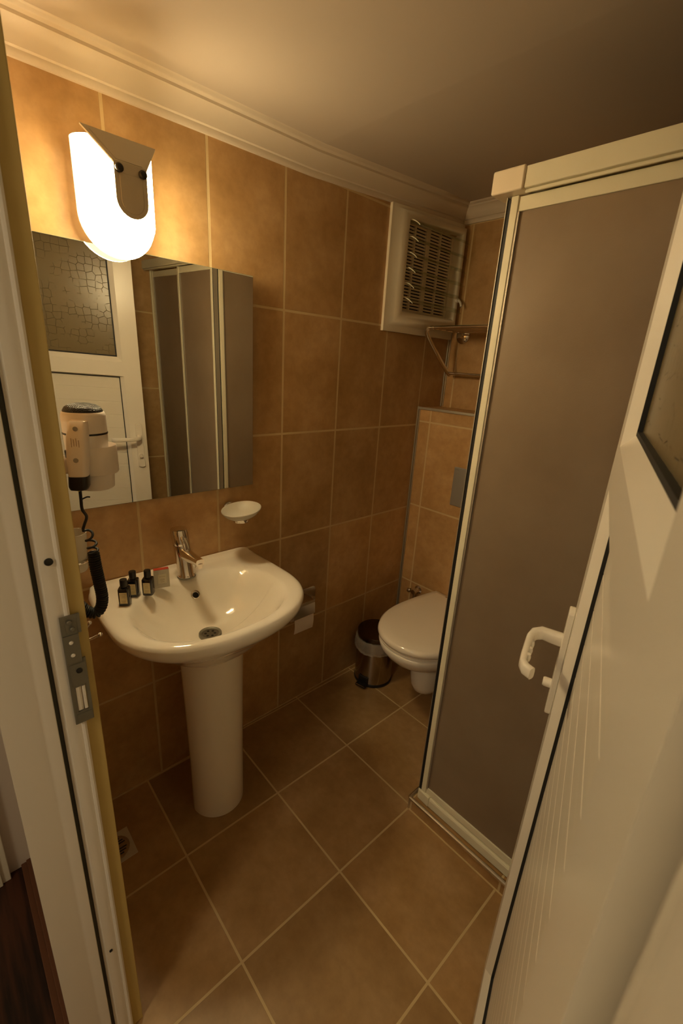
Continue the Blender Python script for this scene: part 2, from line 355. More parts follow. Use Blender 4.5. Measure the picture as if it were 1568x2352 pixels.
m = MB(); m.box(.6065, .6095, -.3120, -.3065, .891, .935); m.box(.6065, .6100, -.3030, -.2985, .891, .935); m.build('latch_recess', M_pvc, spo, bevel=.0008)
for yy_, zz_, rr_, mt in [(-.3085, 1.018, .0030, M_pvc), (-.3085, .996, .0030, M_pvc), (-.3070, 1.052, .0036, M_zinc), (-.3040, 1.040, .0034, M_zinc), (-.3035, .966, .0042, M_black)]:
    m = MB(); m.lathe([(rr_, 0), (rr_, .0022), (rr_ * .7, .0030)], (X1 + .0010, yy_, zz_), 16, Matrix.Rotation(pi/2, 3, 'Y')); m.build('screw', mt, spo)

# ---------------------------------------------------------------- the open door leaf (local x along the leaf, y out of its face)
HX, HY = 1.280, -0.273
door = thing('door_1', (HX, HY, 0.012), rotz=radians(107.3)); door['kind'] = 'structure'
L_, ZT = .705, 1.935
m = MB()
m.box(0, .083, -.045, 0, 0, ZT); m.box(.630, L_, -.045, 0, 0, ZT)
RAILS = [(0.0, .105), (1.268, 1.333), (1.850, ZT)]
for a, b in RAILS: m.box(.083, .630, -.045, 0, a, b)
def chamfer(m, x0, x1, z0, z1, c=.019, d=.016, cb=None):
    cb = c if cb is None else cb
    o = [(x0, 0, z0), (x1, 0, z0), (x1, 0, z1), (x0, 0, z1)]; i = [(x0 + c, -d, z0 + c), (x1 - c, -d, z0 + c), (x1 - c, -d, z1 - cb), (x0 + c, -d, z1 - cb)]
    j = [(p[0], -.045, p[2]) for p in i]
    m.add(o + i + j, [(k, (k + 1) % 4, 4 + (k + 1) % 4, 4 + k) for k in range(4)] + [(4 + k, 4 + (k + 1) % 4, 8 + (k + 1) % 4, 8 + k) for k in range(4)])
chamfer(m, .083, .630, 1.333, 1.850, c=.022); chamfer(m, .083, .630, .105, 1.268, c=.019, cb=.006)
m.build('leaf_frame', M_pvc, door, world=False, smooth=25)
def ring(m, x0, x1, z0, z1, t, y0, y1):
    m.box(x0, x0 + t, y0, y1, z0, z1); m.box(x1 - t, x1, y0, y1, z0, z1); m.box(x0 + t, x1 - t, y0, y1, z0, z0 + t); m.box(x0 + t, x1 - t, y0, y1, z1 - t, z1)
m = MB(); ring(m, .104, .609, 1.354, 1.829, .006, -.030, -.0145); m.build('gasket', M_rubber, door, world=False)
m = MB(); ring(m, .101, .612, .123, 1.263, .004, -.030, -.0145); m.build('gasket', M_rubber, door, world=False)
m = MB(); m.box(.108, .605, -.027, -.021, 1.358, 1.825); m.build('glass_pane', M_pane, door, world=False)
m = MB(); z = .126; ol = []                                    # ridged panel of horizontal boards
zs = [.126]
while z < 1.259:
    z2 = min(z + .0635, 1.260)
    m.box(.104, .609, -.034, -.0200, z + .0012, z2 - .0012); z = z2
m.box(.104, .609, -.034, -.0215, .126, 1.260)
m.build('lower_panel', M_panel, door, world=False, bevel=.0008)
# handle: plate, lever, lock knob
dh = MB(); px = .672
oc = []
def stadium(cx, z0, z1, hw, n=8):
    return [(cx + hw * cos(a), z0 + hw + hw * .55 * sin(a)) for a in [pi + pi * k / n for k in range(n + 1)]] + [(cx + hw * cos(a), z1 - hw + hw * .55 * sin(a)) for a in [pi * k / n for k in range(n + 1)]]
dh.prism(stadium(px, .812, 1.050, .016), 'y', 0, .0105)
dho = dh.build('door_handle', M_pvc, door, world=False, bevel=.002)
m = MB()
lev = [(px, .010, .975), (px, .030, .976), (px, .044, .977), (px - .010, .056, .976), (px - .026, .061, .974), (px - .050, .062, .972), (px - .080, .062, .970), (px - .103, .061, .968), (px - .114, .055, .967), (px - .120, .044, .966)]
def rect_tube(m, path, hw, hz):
    path = [Vector(p) for p in path]; rings = []
    for k, p in enumerate(path):
        a = path[max(k - 1, 0)]; b = path[min(k + 1, len(path) - 1)]; t = (b - a).normalized(); s = Vector((0, 0, 1)); n_ = t.cross(s).normalized()
        w_ = hw[k]; h_ = hz[k]; r_ = []
        for q in range(16):
            an = 2 * pi * q / 16; ca, sa = cos(an), sin(an)
            r_.append(tuple(p + n_ * w_ * math.copysign(abs(ca) ** .6, ca) + s * h_ * math.copysign(abs(sa) ** .6, sa)))
        rings.append(r_)
    m.loft(rings)
rect_tube(m, lev, [.011, .0105, .010, .0085, .0065, .006, .006, .006, .007, .007], [.012, .0115, .011, .0105, .010, .0095, .0095, .010, .0105, .0105])
for k in range(3):                                              # finger ridges inside the grip
    m.lathe([(.0001, -.008), (.0045, -.0065), (.0055, 0), (.0045, .0065), (.0001, .008)], (px - .040 - .022 * k, .0565, .971), 12)
m.build('lever', M_pvc, dho, world=False, smooth=50)
m = MB(); m.lathe([(.009, 0), (.009, .012), (.0075, .015)], (px, .010, .880), 24, Matrix.Rotation(-pi/2, 3, 'X')); m.build('lock_knob', M_pvc, dho, world=False)
for hz_ in (.22, 1.70):
    m = MB(); m.lathe([(.008, -.05), (.008, .05)], (.004, -.050, hz_), 16); m.build('hinge', M_pvc, door, world=False)

# ---------------------------------------------------------------- wall lamp above the mirror
lamp = thing('wall_lamp', (0.0, 0.008, 1.75), 'lit U-shaped frosted glass wall lamp with metal clip above the mirror', 'lamp')
YC = 0.008
m = MB()
def glass_x(u, z):                                             # pillow-shaped front, u in -1..1 across the width
    dz = min(0, z - (zb_ + HWG)) / HWG
    return .050 + .060 * sqrt(max(0, 1 - min(1, u * u + dz * dz)))
nu, HWG = 24, .083; zt_, zb_ = 1.860, 1.643; front = []
rowsz = []
for s_ in (0, 1):                                              # front and back skins
    pass
def zbot(u): return zb_ + HWG * (1 - sqrt(max(0, 1 - u * u)))
us = [sin(pi / 2 * (-1 + 2 * k / nu)) for k in range(nu + 1)]
for skin, off_ in enumerate((0.0, -.005)):
    m.cur = skin; base = len(m.v); vs = []; fs = []; nr = 10
    for u in us:
        for r in range(nr + 1):
            z = zbot(u) + (zt_ - zbot(u)) * r / nr; vs.append((glass_x(u, z) + off_, YC - .010 + u * HWG, z))
    for a in range(nu):
        for r in range(nr):
            i = a * (nr + 1) + r; fs.append((i, i + nr + 1, i + nr + 2, i + 1))
    m.add(vs, fs)
m.build('lamp_glass', [M_lampglass, M_lampback], lamp, smooth=60)
# metal tongue with rounded foot in front of the glass, its ribbed border, and the roof plate folding back to the wall
def tongue(hw, z0, z1, n=14): return [(YC + hw * cos(a), z0 + hw + hw * sin(a)) for a in [pi + pi * k / n for k in range(n + 1)]] + [(YC + hw, z1), (YC - hw, z1)]
m = MB(); m.prism(tongue(.034, 1.715, 1.818), 'x', .1245, .1270)
m.build('front_clip', M_lampmetal, lamp, bevel=.0008)
m = MB()
m.prism([(YC + .024 * cos(a), 1.748 + .024 * sin(a)) for a in [pi + pi * k / 14 for k in range(15)]] + [(YC + .024, 1.797), (YC - .024, 1.797)], 'x', .1268, .1280)
m.build('front_clip', M_lampmetal, lamp, bevel=.0006)
m = MB()
a = [(.1270, YC - .034, 1.814), (.1270, YC + .034, 1.814), (.1135, YC - .0135 + .0755, 1.866), (.1135, YC - .0135 - .0755, 1.866)]
b = [(p[0] - .002, p[1], p[2] - .0025) for p in a]
m.add(a + b, [(0, 1, 2, 3), (7, 6, 5, 4), (0, 4, 5, 1), (1, 5, 6, 2), (2, 6, 7, 3), (3, 7, 4, 0)])
ce = [tuple((Vector(a[0]) + Vector(a[1]) + Vector(a[2]) + Vector(a[3])) / 4) for _ in (0,)][0]
nrm = (Vector(a[1]) - Vector(a[0])).cross(Vector(a[3]) - Vector(a[0])).normalized()
if nrm.x < 0: nrm = -nrm
q = [tuple(Vector(ce) + (Vector(p) - Vector(ce)) * .80 + nrm * .0008) for p in a]; q2 = [tuple(Vector(ce) + (Vector(p) - Vector(ce)) * .80 - nrm * .001) for p in a]
m.add(q + q2, [(0, 1, 2, 3), (7, 6, 5, 4), (0, 4, 5, 1), (1, 5, 6, 2), (2, 6, 7, 3), (3, 7, 4, 0)])
m.build('canopy', M_lampmetal, lamp, smooth=0)
for sgn in (-1, 1):
    m = MB(); m.lathe([(.0085, 0), (.0085, .006), (.006, .009), (.002, .010)], (.1270, YC + sgn * .0245, 1.804), 20, Matrix.Rotation(pi/2, 3, 'Y')); m.build('knob', M_black, lamp)
m = MB(); m.box(.0, .012, YC - .045, YC + .045, 1.72, 1.89); m.box(.012, .055, YC - .010, YC + .010, 1.870, 1.8735); m.box(.012, .060, YC - .010, YC + .010, 1.70, 1.704); m.build('back_plate', M_lampmetal, lamp, bevel=.002)
m = MB(); m.lathe([(.004, 0), (.008, .004), (.010, .02), (.010, .05), (.006, .062)], (.028, YC, 1.735), 16); m.build('bulb', principled('lit_bulb', (.9, .9, .8), .5, emit=LAMP_COL, es=2.0), lamp)

# ---------------------------------------------------------------- mirror
mir = thing('wall_mirror', (0.0, 0.07, 1.03), 'frameless rectangular mirror on the tiled wall below the lamp', 'mirror')
def mirror_x(x, y, z): return x + .0075 * (y - .1) - .0187 * (y - .378) * (z - 1.03) + .0125 * (z - 1.03)   # the cheap sheet is slightly warped
def sheet(m, x0, x1, y0, y1, z0, z1, n=10, bev=0.0):
    rings = []
    for k, xo in enumerate((x0, x1)):
        for i in range(n + 1):
            pass
    def g(xo, i, j):
        y = y0 + (y1 - y0) * i / n; z = z0 + (z1 - z0) * j / n
        return (mirror_x(xo, y, z), y, z)
    vs = [g(x1, i, j) for i in range(n + 1) for j in range(n + 1)] + [g(x0, i, j) for i in range(n + 1) for j in range(n + 1)]
    q = (n + 1) ** 2; fs = []
    for i in range(n):
        for j in range(n):
            a = i * (n + 1) + j; fs += [(a, a + n + 1, a + n + 2, a + 1), (q + a, q + a + 1, q + a + n + 2, q + a + n + 1)]
    for k in range(n):
        for a, b in ((k, k + 1), (n * (n + 1) + k, n * (n + 1) + k + 1), (k * (n + 1), (k + 1) * (n + 1)), (k * (n + 1) + n, (k + 1) * (n + 1) + n)):
            fs.append((a, b, q + b, q + a))
    m.add(vs, fs)
m = MB(); sheet(m, .006, .0105, -.235, .378, 1.029, 1.670); m.build('backing', M_mirror_edge, mir, smooth=20)
m = MB(); sheet(m, .0106, .0116, -.234, .377, 1.030, 1.669); m.build('mirror_glass', M_mirror, mir, smooth=20)

# ---------------------------------------------------------------- wash basin on pedestal
CYB = 0.099; ZD = 0.797
basin = thing('wash_basin', (0.0, CYB, 0.0), 'white ceramic wash basin on a rounded pedestal below the mirror', 'basin')
def basin_outline(N=112):
    half = []
    nn = 2.365
    for k in range(41):
        a = pi / 2 * k / 40; half.append((.2277 + .2334 * cos(a) ** (2 / nn), .2692 * sin(a) ** (2 / nn)))
    for k in range(1, 9): half.append((.2277 - .1727 * k / 8, .2692 - .005 * (k / 8) ** 2))
    for k in range(1, 9):
        a = pi / 2 * k / 8; half.append((.055 - .052 * sin(a), .220 + .045 * cos(a)))
    half += [(.003, .16), (.003, .10), (.003, .05)]
    full = [(x, y) for x, y in half] + [(.003, 0)] + [(x, -y) for x, y in reversed(half[1:])]
    return full
OUT = basin_outline(); BCX = .265
def bowl_z(x, y):
    ex = (x - .268) / (.165 if x > .268 else .170); ey = (y + .012) / .208
    e = (abs(ex) ** 2.35 + abs(ey) ** 2.35) ** (1 / 2.35)
    b_ = -.122 * (1 - e ** (3.0 if x < .268 else 2.5)) if e < 1 else .30 * (e - 1)
    if y > 0: pass
    k = .006; z = .5 * (b_ - sqrt(b_ * b_ + k * k)) + .0
    lip = .006 * (1 - sstep(.030, .048, x)) * (1 - .0 * abs(y))
    rim = -.004 * sstep(.80, 1.0, e) * 0
    return ZD + z + lip
def edge_drop(s): return 0 if s < .9 else -.012 * (1 - sqrt(max(0, 1 - ((s - .9) / .1) ** 2)))
rings = []
SS = [.02, .08, .15, .22, .30, .38, .46, .53, .60, .65, .70, .74, .78, .81, .84, .87, .90, .93, .955, .975, .99, 1.0]
for s_ in SS:
    r_ = []
    for x, y in OUT:
        X = BCX + (x - BCX) * s_; Y = y * s_
        if x < .02: X = max(X, .003)
        r_.append((X, CYB + Y, bowl_z(X, Y) + (edge_drop(s_) if x > .02 else 0)))
    rings.append(r_)
# outside skin going down and in to the pedestal
for sc, dz in [(1.004, -.014), (1.004, -.022), (.995, -.031), (.975, -.041), (.94, -.051), (.885, -.063), (.81, -.076), (.72, -.092), (.64, -.112), (.56, -.132), (.48, -.150), (.40, -.165)]:
    r_ = []
    for x, y in OUT:
        cxx = .255
        X = cxx + (x - cxx) * sc if x > .255 else max(.003, cxx + (x - cxx) * (1 if x < .02 else min(1, sc + .10)))
        r_.append((X, CYB + .0 + y * sc, ZD + dz))
    rings.append(r_)
m = MB(); m.loft(rings, True, True); m.build('bowl', M_ceramic, basin, smooth=70)
def ped_ring(cx, r, back, z, n=28):
    pts = [(cx + r * 1.0 * cos(a), CYP + r * sin(a), z) for a in [-pi / 2 + pi * k / n for k in range(n + 1)]]
    return pts + [(back, CYP + r * .72, z), (back, CYP - r * .72, z)]
CYP = .112
m = MB(); m.loft([ped_ring(.206, .0865, .155, 0.0), ped_ring(.206, .0875, .155, .02), ped_ring(.204, .0885, .15, .2), ped_ring(.200, .093, .145, .42), ped_ring(.198, .0965, .14, .56), ped_ring(.198, .101, .13, .645)])
m.build('pedestal', M_ceramic, basin, smooth=50)
m = MB(); DX, DY = .250, CYB - .012; zdr = ZD - .1205
m.lathe([(.0320, -.001), (.0318, .0050), (.0300, .0062), (.0235, .0040), (.0225, .0022), (.0, .0020)], (DX, DY, zdr), 36, cap1=False)
dr = m.build('drain', M_zinc, basin)
m = MB(); m.lathe([(.0222, .0020), (.0222, .0030), (.0, .0031)], (DX, DY, zdr), 32, cap1=False); m.build('strainer', principled('dark_strainer_steel', (.16, .14, .10), .4, metal=.7), dr)
for k in range(6):
    a = pi / 3 * k; m = MB(); m.lathe([(.0036, .0030), (.0036, .0036), (0, .0036)], (DX + .013 * cos(a), DY + .013 * sin(a), zdr), 12, cap1=False); m.build('drain_hole', M_hollow, dr)
m = MB(); OX, OY = .128, CYB + .004; Mo = Matrix.Rotation(radians(52), 3, 'Y')
m.lathe([(.0135, -.006), (.0135, .002), (.011, .003), (.0100, .0005), (.0100, -.004), (0, -.0045)], (OX, OY, bowl_z(OX, OY - CYB) + .002), 28, Mo, cap1=False); ov = m.build('overflow_ring', M_steel, basin)
m = MB(); m.lathe([(.0088, 0), (.0088, .0015)], (OX, OY, bowl_z(OX, OY - CYB) + .0005), 24, Mo); m.build('overflow_hole', M_hollow, ov)

# ---------------------------------------------------------------- tap
TX, TY, TZ = .092, .094, ZD
tap = thing('basin_mixer_tap', (TX, TY, TZ), 'chrome single lever mixer tap on the back of the basin', 'tap')
def lean(m):                                                   # the whole body leans slightly back to the wall
    m.v = [(x - .17 * max(0, z - TZ), y - .035 * max(0, z - TZ), z) for x, y, z in m.v]; return m
m = MB(); m.lathe([(.0262, 0), (.0264, .005), (.0250, .0075), (.0240, .010), (.0236, .06), (.0238, .100)], (TX, TY, TZ), 40); lean(m).build('body', M_chrome, tap)
m = MB(); m.lathe([(.0272, -.001), (.0278, .0015), (.0272, .004)], (TX, TY, TZ), 40); m.build('base_ring', M_zinc, tap)
m = MB(); rect_tube(m, [(TX - .010, TY - .003, TZ + .078), (TX + .010, TY - .002, TZ + .076), (TX + .035, TY, TZ + .075), (TX + .062, TY + .002, TZ + .076), (TX + .092, TY + .003, TZ + .078)], [.0165, .016, .015, .0135, .0125], [.019, .017, .014, .0115, .0095])
m.build('spout', M_chrome, tap, smooth=50)
m = MB(); m.lathe([(.0112, 0), (.0118, .003), (.0118, .014), (.0095, .015)], (TX + .083, TY + .003, TZ + .060), 24); m.build('aerator', M_chrome, tap)
m = MB(); m.lathe([(.0238, .101), (.0248, .106), (.0252, .140), (.0238, .147), (.012, .150), (.0, .1505)], (TX, TY, TZ), 40, cap1=False); hd = lean(m).build('handle', M_chrome, tap)
m = MB(); rect_tube(m, [(TX - .008, TY - .003, TZ + .130), (TX + .006, TY - .002, TZ + .122), (TX + .014, TY - .001, TZ + .104), (TX + .020, TY, TZ + .090)], [.011, .011, .010, .009], [.008, .008, .007, .005]); m.build('lever', M_chrome, hd, smooth=50)

# ---------------------------------------------------------------- toiletries on the basin deck
def bottle(x, y, label, rz):
    t = thing('toiletry_bottle', (x, y, ZD), label, 'bottle', 'small black toiletry bottles on the basin', rotz=rz)
    def sq(h, z, n=24):
        return [(h * math.copysign(abs(cos(a)) ** .35, cos(a)), h * math.copysign(abs(sin(a)) ** .35, sin(a)), z) for a in [2 * pi * k / n for k in range(n)]]
    m = MB(); m.loft([sq(.0125, 0), sq(.0138, .0015), sq(.0138, .046), sq(.0125, .049), sq(.007, .051), sq(.0065, .053)]); m.build('bottle_body', M_bottle, t, world=False, smooth=40)
    m = MB(); m.lathe([(.0088, .0525), (.0092, .054), (.0092, .071), (.0085, .0725), (0, .0728)], (0, 0, 0), 28, cap1=False); m.build('cap', M_black, t, world=False)
    m = MB(); m.box(.01385, .0143, -.0092, .0092, .008, .040); lb = m.build('label', M_label, t, world=False)
    m = MB()
    for k, (w_, zz) in enumerate([(.006, .034), (.0045, .029), (.005, .025), (.0055, .016), (.004, .0125)]): m.box(.0142, .0145, -w_, w_, zz, zz + .0008)
    m.build('label_print', M_print, lb, world=False)
    return t
bottle(.152, -.102, 'small black toiletry bottle on the basin nearest the hair dryer cord', radians(-32))
bottle(.118, -.068, 'small black toiletry bottle half behind another one on the basin', radians(-34))
bottle(.134, -.034, 'small black toiletry bottle beside the silver soap box on the basin', radians(-38))
bx = thing('soap_box', (.116, .010, ZD), 'flat silvery soap box with red top standing beside the tap', 'box', rotz=radians(-14))
m = MB(); m.box(-.007, .007, -.0205, .0205, 0, .056); bb = m.build('carton', M_card, bx, world=False, bevel=.0006)
m = MB(); m.box(-.0066, .0062, -.020, .020, .0558, .0575); m.build('top_flap', M_red, bx, world=False)
m = MB(); m.box(.0069, .0074, -.0105, .0125, .014, .042); lb = m.build('label', principled('pale_box_label', (.60, .56, .44), .6), bb, world=False)
m = MB()
for w_, zz in [(.008, .035), (.006, .027), (.006, .024), (.005, .019)]: m.box(.0073, .0077, .001 - w_, .001 + w_, zz, zz + .0008)
m.build('label_print', M_print, lb, world=False)

# ---------------------------------------------------------------- soap dish on the wall
sd = thing('soap_dish', (0, .302, .955), 'oval frosted glass soap dish in a chrome wall holder right of the mirror', 'soap dish')
m = MB(); m.lathe([(.021, 0), (.021, .006), (.016, .010), (.008, .014)], (0, .292, .958), 28, Matrix.Rotation(pi/2, 3, 'Y')); m.build('wall_mount', M_chrome, sd)
m = MB(); m.lathe([(.026, -.004), (.028, 0), (.028, .008), (.025, .009)], (.082, .290, .937), 28); m.tube([(.012, .292, .956), (.024, .292, .940), (.058, .291, .937)], .005); m.build('holder_ring', M_chrome, sd)
m = MB(); rings = []
for r, z in [(.01, .943), (.35, .944), (.6, .949), (.82, .958), (1.0, .972), (1.01, .975), (.98, .976), (.80, .962), (.58, .953), (.3, .948), (.01, .947)]:
    rings.append([(.082 + .060 * r * cos(a), .292 + .064 * r * sin(a), z) for a in [2 * pi * k / 40 for k in range(40)]])
m.v = []; m.f = []; m.mi = []; rings = [[(x, y, z + .13 * (y - .29) + .04 * (.082 - x)) for x, y, z in r] for r in rings]
m.loft(rings); m.build('dish', M_frost, sd, smooth=70)

# ---------------------------------------------------------------- tumbler and holder left of the mirror
tb = thing('tumbler_holder', (0, -.20, .93), 'frosted tumbler in a chrome ring on the wall behind the dryer cord', 'tumbler')
m = MB(); m.lathe([(.026, .885), (.028, .888), (.035, .990), (.0335, .990), (.0265, .890), (.001, .889)], (.062, -.188, 0), 32, cap0=True, cap1=True); m.build('tumbler', M_frost, tb, smooth=60)
m = MB()
m.tube([(.062 + .034 * cos(a), -.188 + .034 * sin(a), .915) for a in [2 * pi * k / 32 for k in range(33)]], .0035, 8); m.tube([(0, -.188, .915), (.03, -.188, .915)], .006); m.lathe([(.018, 0), (.018, .006), (.012, .009)], (0, -.188, .915), 24, Matrix.Rotation(pi/2, 3, 'Y'))
m.build('ring_bracket', M_chrome, tb)

# ---------------------------------------------------------------- hair dryer in its holder on the front wall
hd_ = thing('hair_dryer', (.352, -.190, 1.17), 'white hair dryer with black grille hanging in a holder left of the mirror', 'hair dryer')
AX = Vector((.248, -.1655, 0))
PLACE = (Vector((.248, -.1655, 1.23)), Vector((.352, -.194, 1.2670)), .87)
T = Matrix.Rotation(radians(0), 3, 'X')
m = MB(); m.lathe([(.030, 1.165), (.0385, 1.178), (.0415, 1.225), (.0425, 1.250), (.0430, 1.290), (.0405, 1.297), (.0385, 1.2985)], (AX.x, AX.y, 0), 48); m.build('barrel', M_dryer, hd_)
m = MB(); m.lathe([(.0432, 1.2515), (.0437, 1.2535), (.0432, 1.2555)], (AX.x, AX.y, 0), 48); m.build('seam', M_black, hd_)
m = MB(); rings = []
M_mesh = principled('black_wire_mesh', (.004, .004, .003), .30); _n, _l, _b = nodes(M_mesh)
_tc = _n.new('ShaderNodeTexCoord'); _ck = _n.new('ShaderNodeTexVoronoi'); _ck.inputs['Scale'].default_value = 420; _ck.inputs['Randomness'].default_value = 0; _l.new(_tc.outputs['Object'], _ck.inputs['Vector']); bump(M_mesh, _ck.outputs['Distance'], 1.0, .002)
m.lathe([(.0385, 1.297), (.0380, 1.301), (.034, 1.3075), (.026, 1.3125), (.014, 1.3155), (.001, 1.316)], (AX.x, AX.y, 0), 48); m.build('intake_grille', M_mesh, hd_, smooth=80)
# handle: hangs from the front of the barrel, tapering to a black end
hdir = Vector((.88, -.475, 0)).normalized(); side = Vector((-hdir.y, hdir.x, 0))
def hring(c, hw, hd, n=24): return [tuple(c + side * hw * math.copysign(abs(cos(a)) ** .55, cos(a)) + hdir * hd * math.copysign(abs(sin(a)) ** .55, sin(a))) for a in [2 * pi * k / n for k in range(n)]]
H0 = AX + Vector((0, 0, 0))
def HP(d, z): return H0 + hdir * d + Vector((0, -.07 * (1.28 - z), z))     # the handle slants a little towards the door
m = MB(); m.loft([hring(HP(.036, 1.286), .012, .010), hring(HP(.040, 1.283), .0175, .014), hring(HP(.050, 1.25), .0200, .017), hring(HP(.052, 1.21), .0200, .017), hring(HP(.052, 1.168), .0180, .0165)])
hn = m.build('handle', M_dryer, hd_, smooth=50)
m = MB(); m.loft([hring(HP(.052, 1.172), .0185, .0172), hring(HP(.052, 1.150), .0190, .0175), hring(HP(.052, 1.143), .0160, .015), hring(HP(.052, 1.1405), .008, .008)])
m.build('end_cap', M_black, hn, smooth=50)
Mh = Matrix(((side.x, 0, hdir.x), (side.y, 0, hdir.y), (0, 1, 0)))
for zz in (1.270, 1.207):
    m = MB(); m.lathe([(.0048, 0), (.0048, .0012)], tuple(HP(.0625 if zz > 1.25 else .0688, zz)), 20, Mh); m.build('screw_plug', M_grey, hn)
m = MB()
for k, (s0, s1) in enumerate([(1.225, 1.252), (1.228, 1.250), (1.226, 1.252), (1.232, 1.248)]):
    c = HP(.0672, 1.24) + side * (-.007 + .0045 * k); c.z = 0; p0 = c - side * .0006; p1 = c + side * .0006
    m.add([(p0.x, p0.y, s0), (p1.x, p1.y, s0), (p1.x, p1.y, s1), (p0.x, p0.y, s1)] + [(p.x + hdir.x * .0006, p.y + hdir.y * .0006, z_) for p, z_ in ((p0, s0), (p1, s0), (p1, s1), (p0, s1))], [(0, 1, 2, 3), (7, 6, 5, 4), (0, 4, 5, 1), (1, 5, 6, 2), (2, 6, 7, 3), (3, 7, 4, 0)])
m.build('rating_print', M_print, hn)
m = MB(); c = HP(.046, 1.215) + side * -.022; m.box(c.x - .006, c.x + .006, c.y - .004, c.y + .004, 1.207, 1.224); m.build('switch', M_black, hn, bevel=.002)
m = MB(); m.tube([tuple(HP(.060, z_)) for z_ in (1.158, 1.150, 1.140)], .0022, 8); m.build('exposed_wire', M_yellow, hn)
ho = thing('dryer_holder', (.352, -.25, 1.15), 'white plastic wall holder cup cradling the hair dryer', 'holder')
m = MB(); m.lathe([(.0450, 1.165), (.0465, 1.168), (.0465, 1.222), (.0455, 1.226), (.0440, 1.222), (.0435, 1.170)], (AX.x - .001, AX.y + .012, 0), 48, cap0=False, cap1=False)
m.v = [(x, y, z) for x, y, z in m.v]; m.build('cup', M_dryer, ho)
m = MB(); m.lathe([(.034, 1.128), (.038, 1.131), (.041, 1.170), (.041, 1.172)], (AX.x - .006, AX.y + .010, 0), 40); m.build('cup_base', M_dryer, ho)
PLACE = None
m = MB(); m.box(.318, .384, YF, YF + .030, 1.150, 1.310); m.box(.334, .370, YF + .028, -.226, 1.215, 1.245); m.build('wall_base', M_dryer, ho, bevel=.006, seg=3)
# cord: thin lead, stretched coils, then the tight coil swinging back to the wall
ctr = smooth_path([(.391, -.2235, 1.196), (.388, -.2235, 1.172), (.380, -.222, 1.148), (.360, -.212, 1.126), (.345, -.214, 1.106), (.340, -.217, 1.094)], 8)
m = MB(); m.tube(ctr, .0028, 10); m.tube(smooth_path([(.388, -.222, 1.170), (.391, -.214, 1.174), (.391, -.209, 1.173)], 4), .0014, 8)
cen = smooth_path([(.340, -.217, 1.094), (.338, -.2065, 1.074), (.338, -.2035, 1.045), (.338, -.2030, 1.015), (.338, -.200, .975), (.338, -.1975, .935), (.338, -.202, .912), (.337, -.213, .900), (.336, -.228, .908), (.334, -.243, .930), (.333, -.262, .955), (.333, -.279, .97)], 40)
L = [0.0]
for i in range(1, len(cen)): L.append(L[-1] + (cen[i] - cen[i-1]).length)
tot = L[-1]; path = []; ph = 0.0; N = 2600; j = 0
for i in range(N + 1):
    s_ = tot * i / N
    while j < len(L) - 2 and L[j + 1] < s_: j += 1
    t_ = (s_ - L[j]) / max(1e-9, L[j + 1] - L[j]); p = cen[j].lerp(cen[j + 1], t_); d_ = (cen[j + 1] - cen[j]).normalized()
    pitch = .030 if s_ < .022 else .013 + .009 * (1 - sstep(.022, .055, s_)) if s_ < .058 else .0050
    rad = .0095 * sstep(0, .012, s_) * (.88 + .12 * sstep(.04, .08, s_))
    ph += 2 * pi * (tot / N) / pitch
    u_ = d_.cross(Vector((1, 0, .2))).normalized(); v_ = d_.cross(u_).normalized()
    path.append(p + rad * (cos(ph) * u_ + sin(ph) * v_))
m.tube(path[::1], .0026, 6)
m.build('coiled_cord', M_rubber, hd_, smooth=80)

# ---------------------------------------------------------------- chrome hook on the front wall
hk = thing('robe_hook', (.452, YF, .92), 'small chrome two-pronged hook half hidden behind the door frame', 'hook')
m = MB(); m.lathe([(.014, 0), (.014, .005), (.009, .008)], (.452, YF, .922), 24, Matrix.Rotation(-pi/2, 3, 'X')); m.build('wall_plate', M_chrome, hk)
m = MB(); m.tube(smooth_path([(.452, YF + .006, .920), (.456, YF + .026, .916), (.460, YF + .044, .921)], 6), .0028); m.lathe([(.001, -.0045), (.0035, -.003), (.0045, 0), (.0035, .003), (.001, .0045)], (.461, YF + .046, .922), 16); m.build('prong', M_chrome, hk)
m = MB(); m.tube(smooth_path([(.452, YF + .006, .926), (.454, YF + .018, .931), (.456, YF + .031, .948)], 6), .0026); m.lathe([(.001, -.004), (.003, -.003), (.0038, 0), (.003, .003), (.001, .004)], (.4565, YF + .032, .951), 16); m.build('prong', M_chrome, hk)

# ---------------------------------------------------------------- toilet paper holder
tp = thing('toilet_paper_holder', (0, .59, .40), 'chrome covered paper holder on the wall with white paper hanging down', 'paper holder')
m = MB(); m.prism([(.004, .527), (.060, .533), (.080, .530), (.087, .522), (.090, .474), (.088, .474), (.085, .520), (.079, .5275), (.060, .5305), (.004, .5245)], 'y', .514, .620)
m.build('cover', M_steel, tp, bevel=.0006)
m = MB(); m.prism([(.560, .455), (.690, .455), (.690, .528), (.684, .537), (.675, .541), (.575, .541), (.566, .537), (.560, .528)], 'x', 0, .005); m.build('back_plate', M_chrome, tp, bevel=.0015)
m = MB(); m.lathe([(.018, 0), (.020, 0), (.036, 0), (.036, .095), (.018, .095)], (.045, .520, .484), 36, Matrix.Rotation(-pi/2, 3, 'X')); m.build('paper_roll', M_paper, tp)
m = MB(); rr = []
for k in range(13):
    t = k / 12; z_ = .486 - .072 * t; xx = .0835 + .010 * sin(t * 2.2); rr.append([(xx, .519 - .006 * t, z_), (xx, .615 - .008 * t, z_ - .002), (xx - .0008, .615 - .008 * t, z_ - .002), (xx - .0008, .519 - .006 * t, z_)])
m.loft(rr); m.build('hanging_sheet', M_paper, tp, smooth=40)

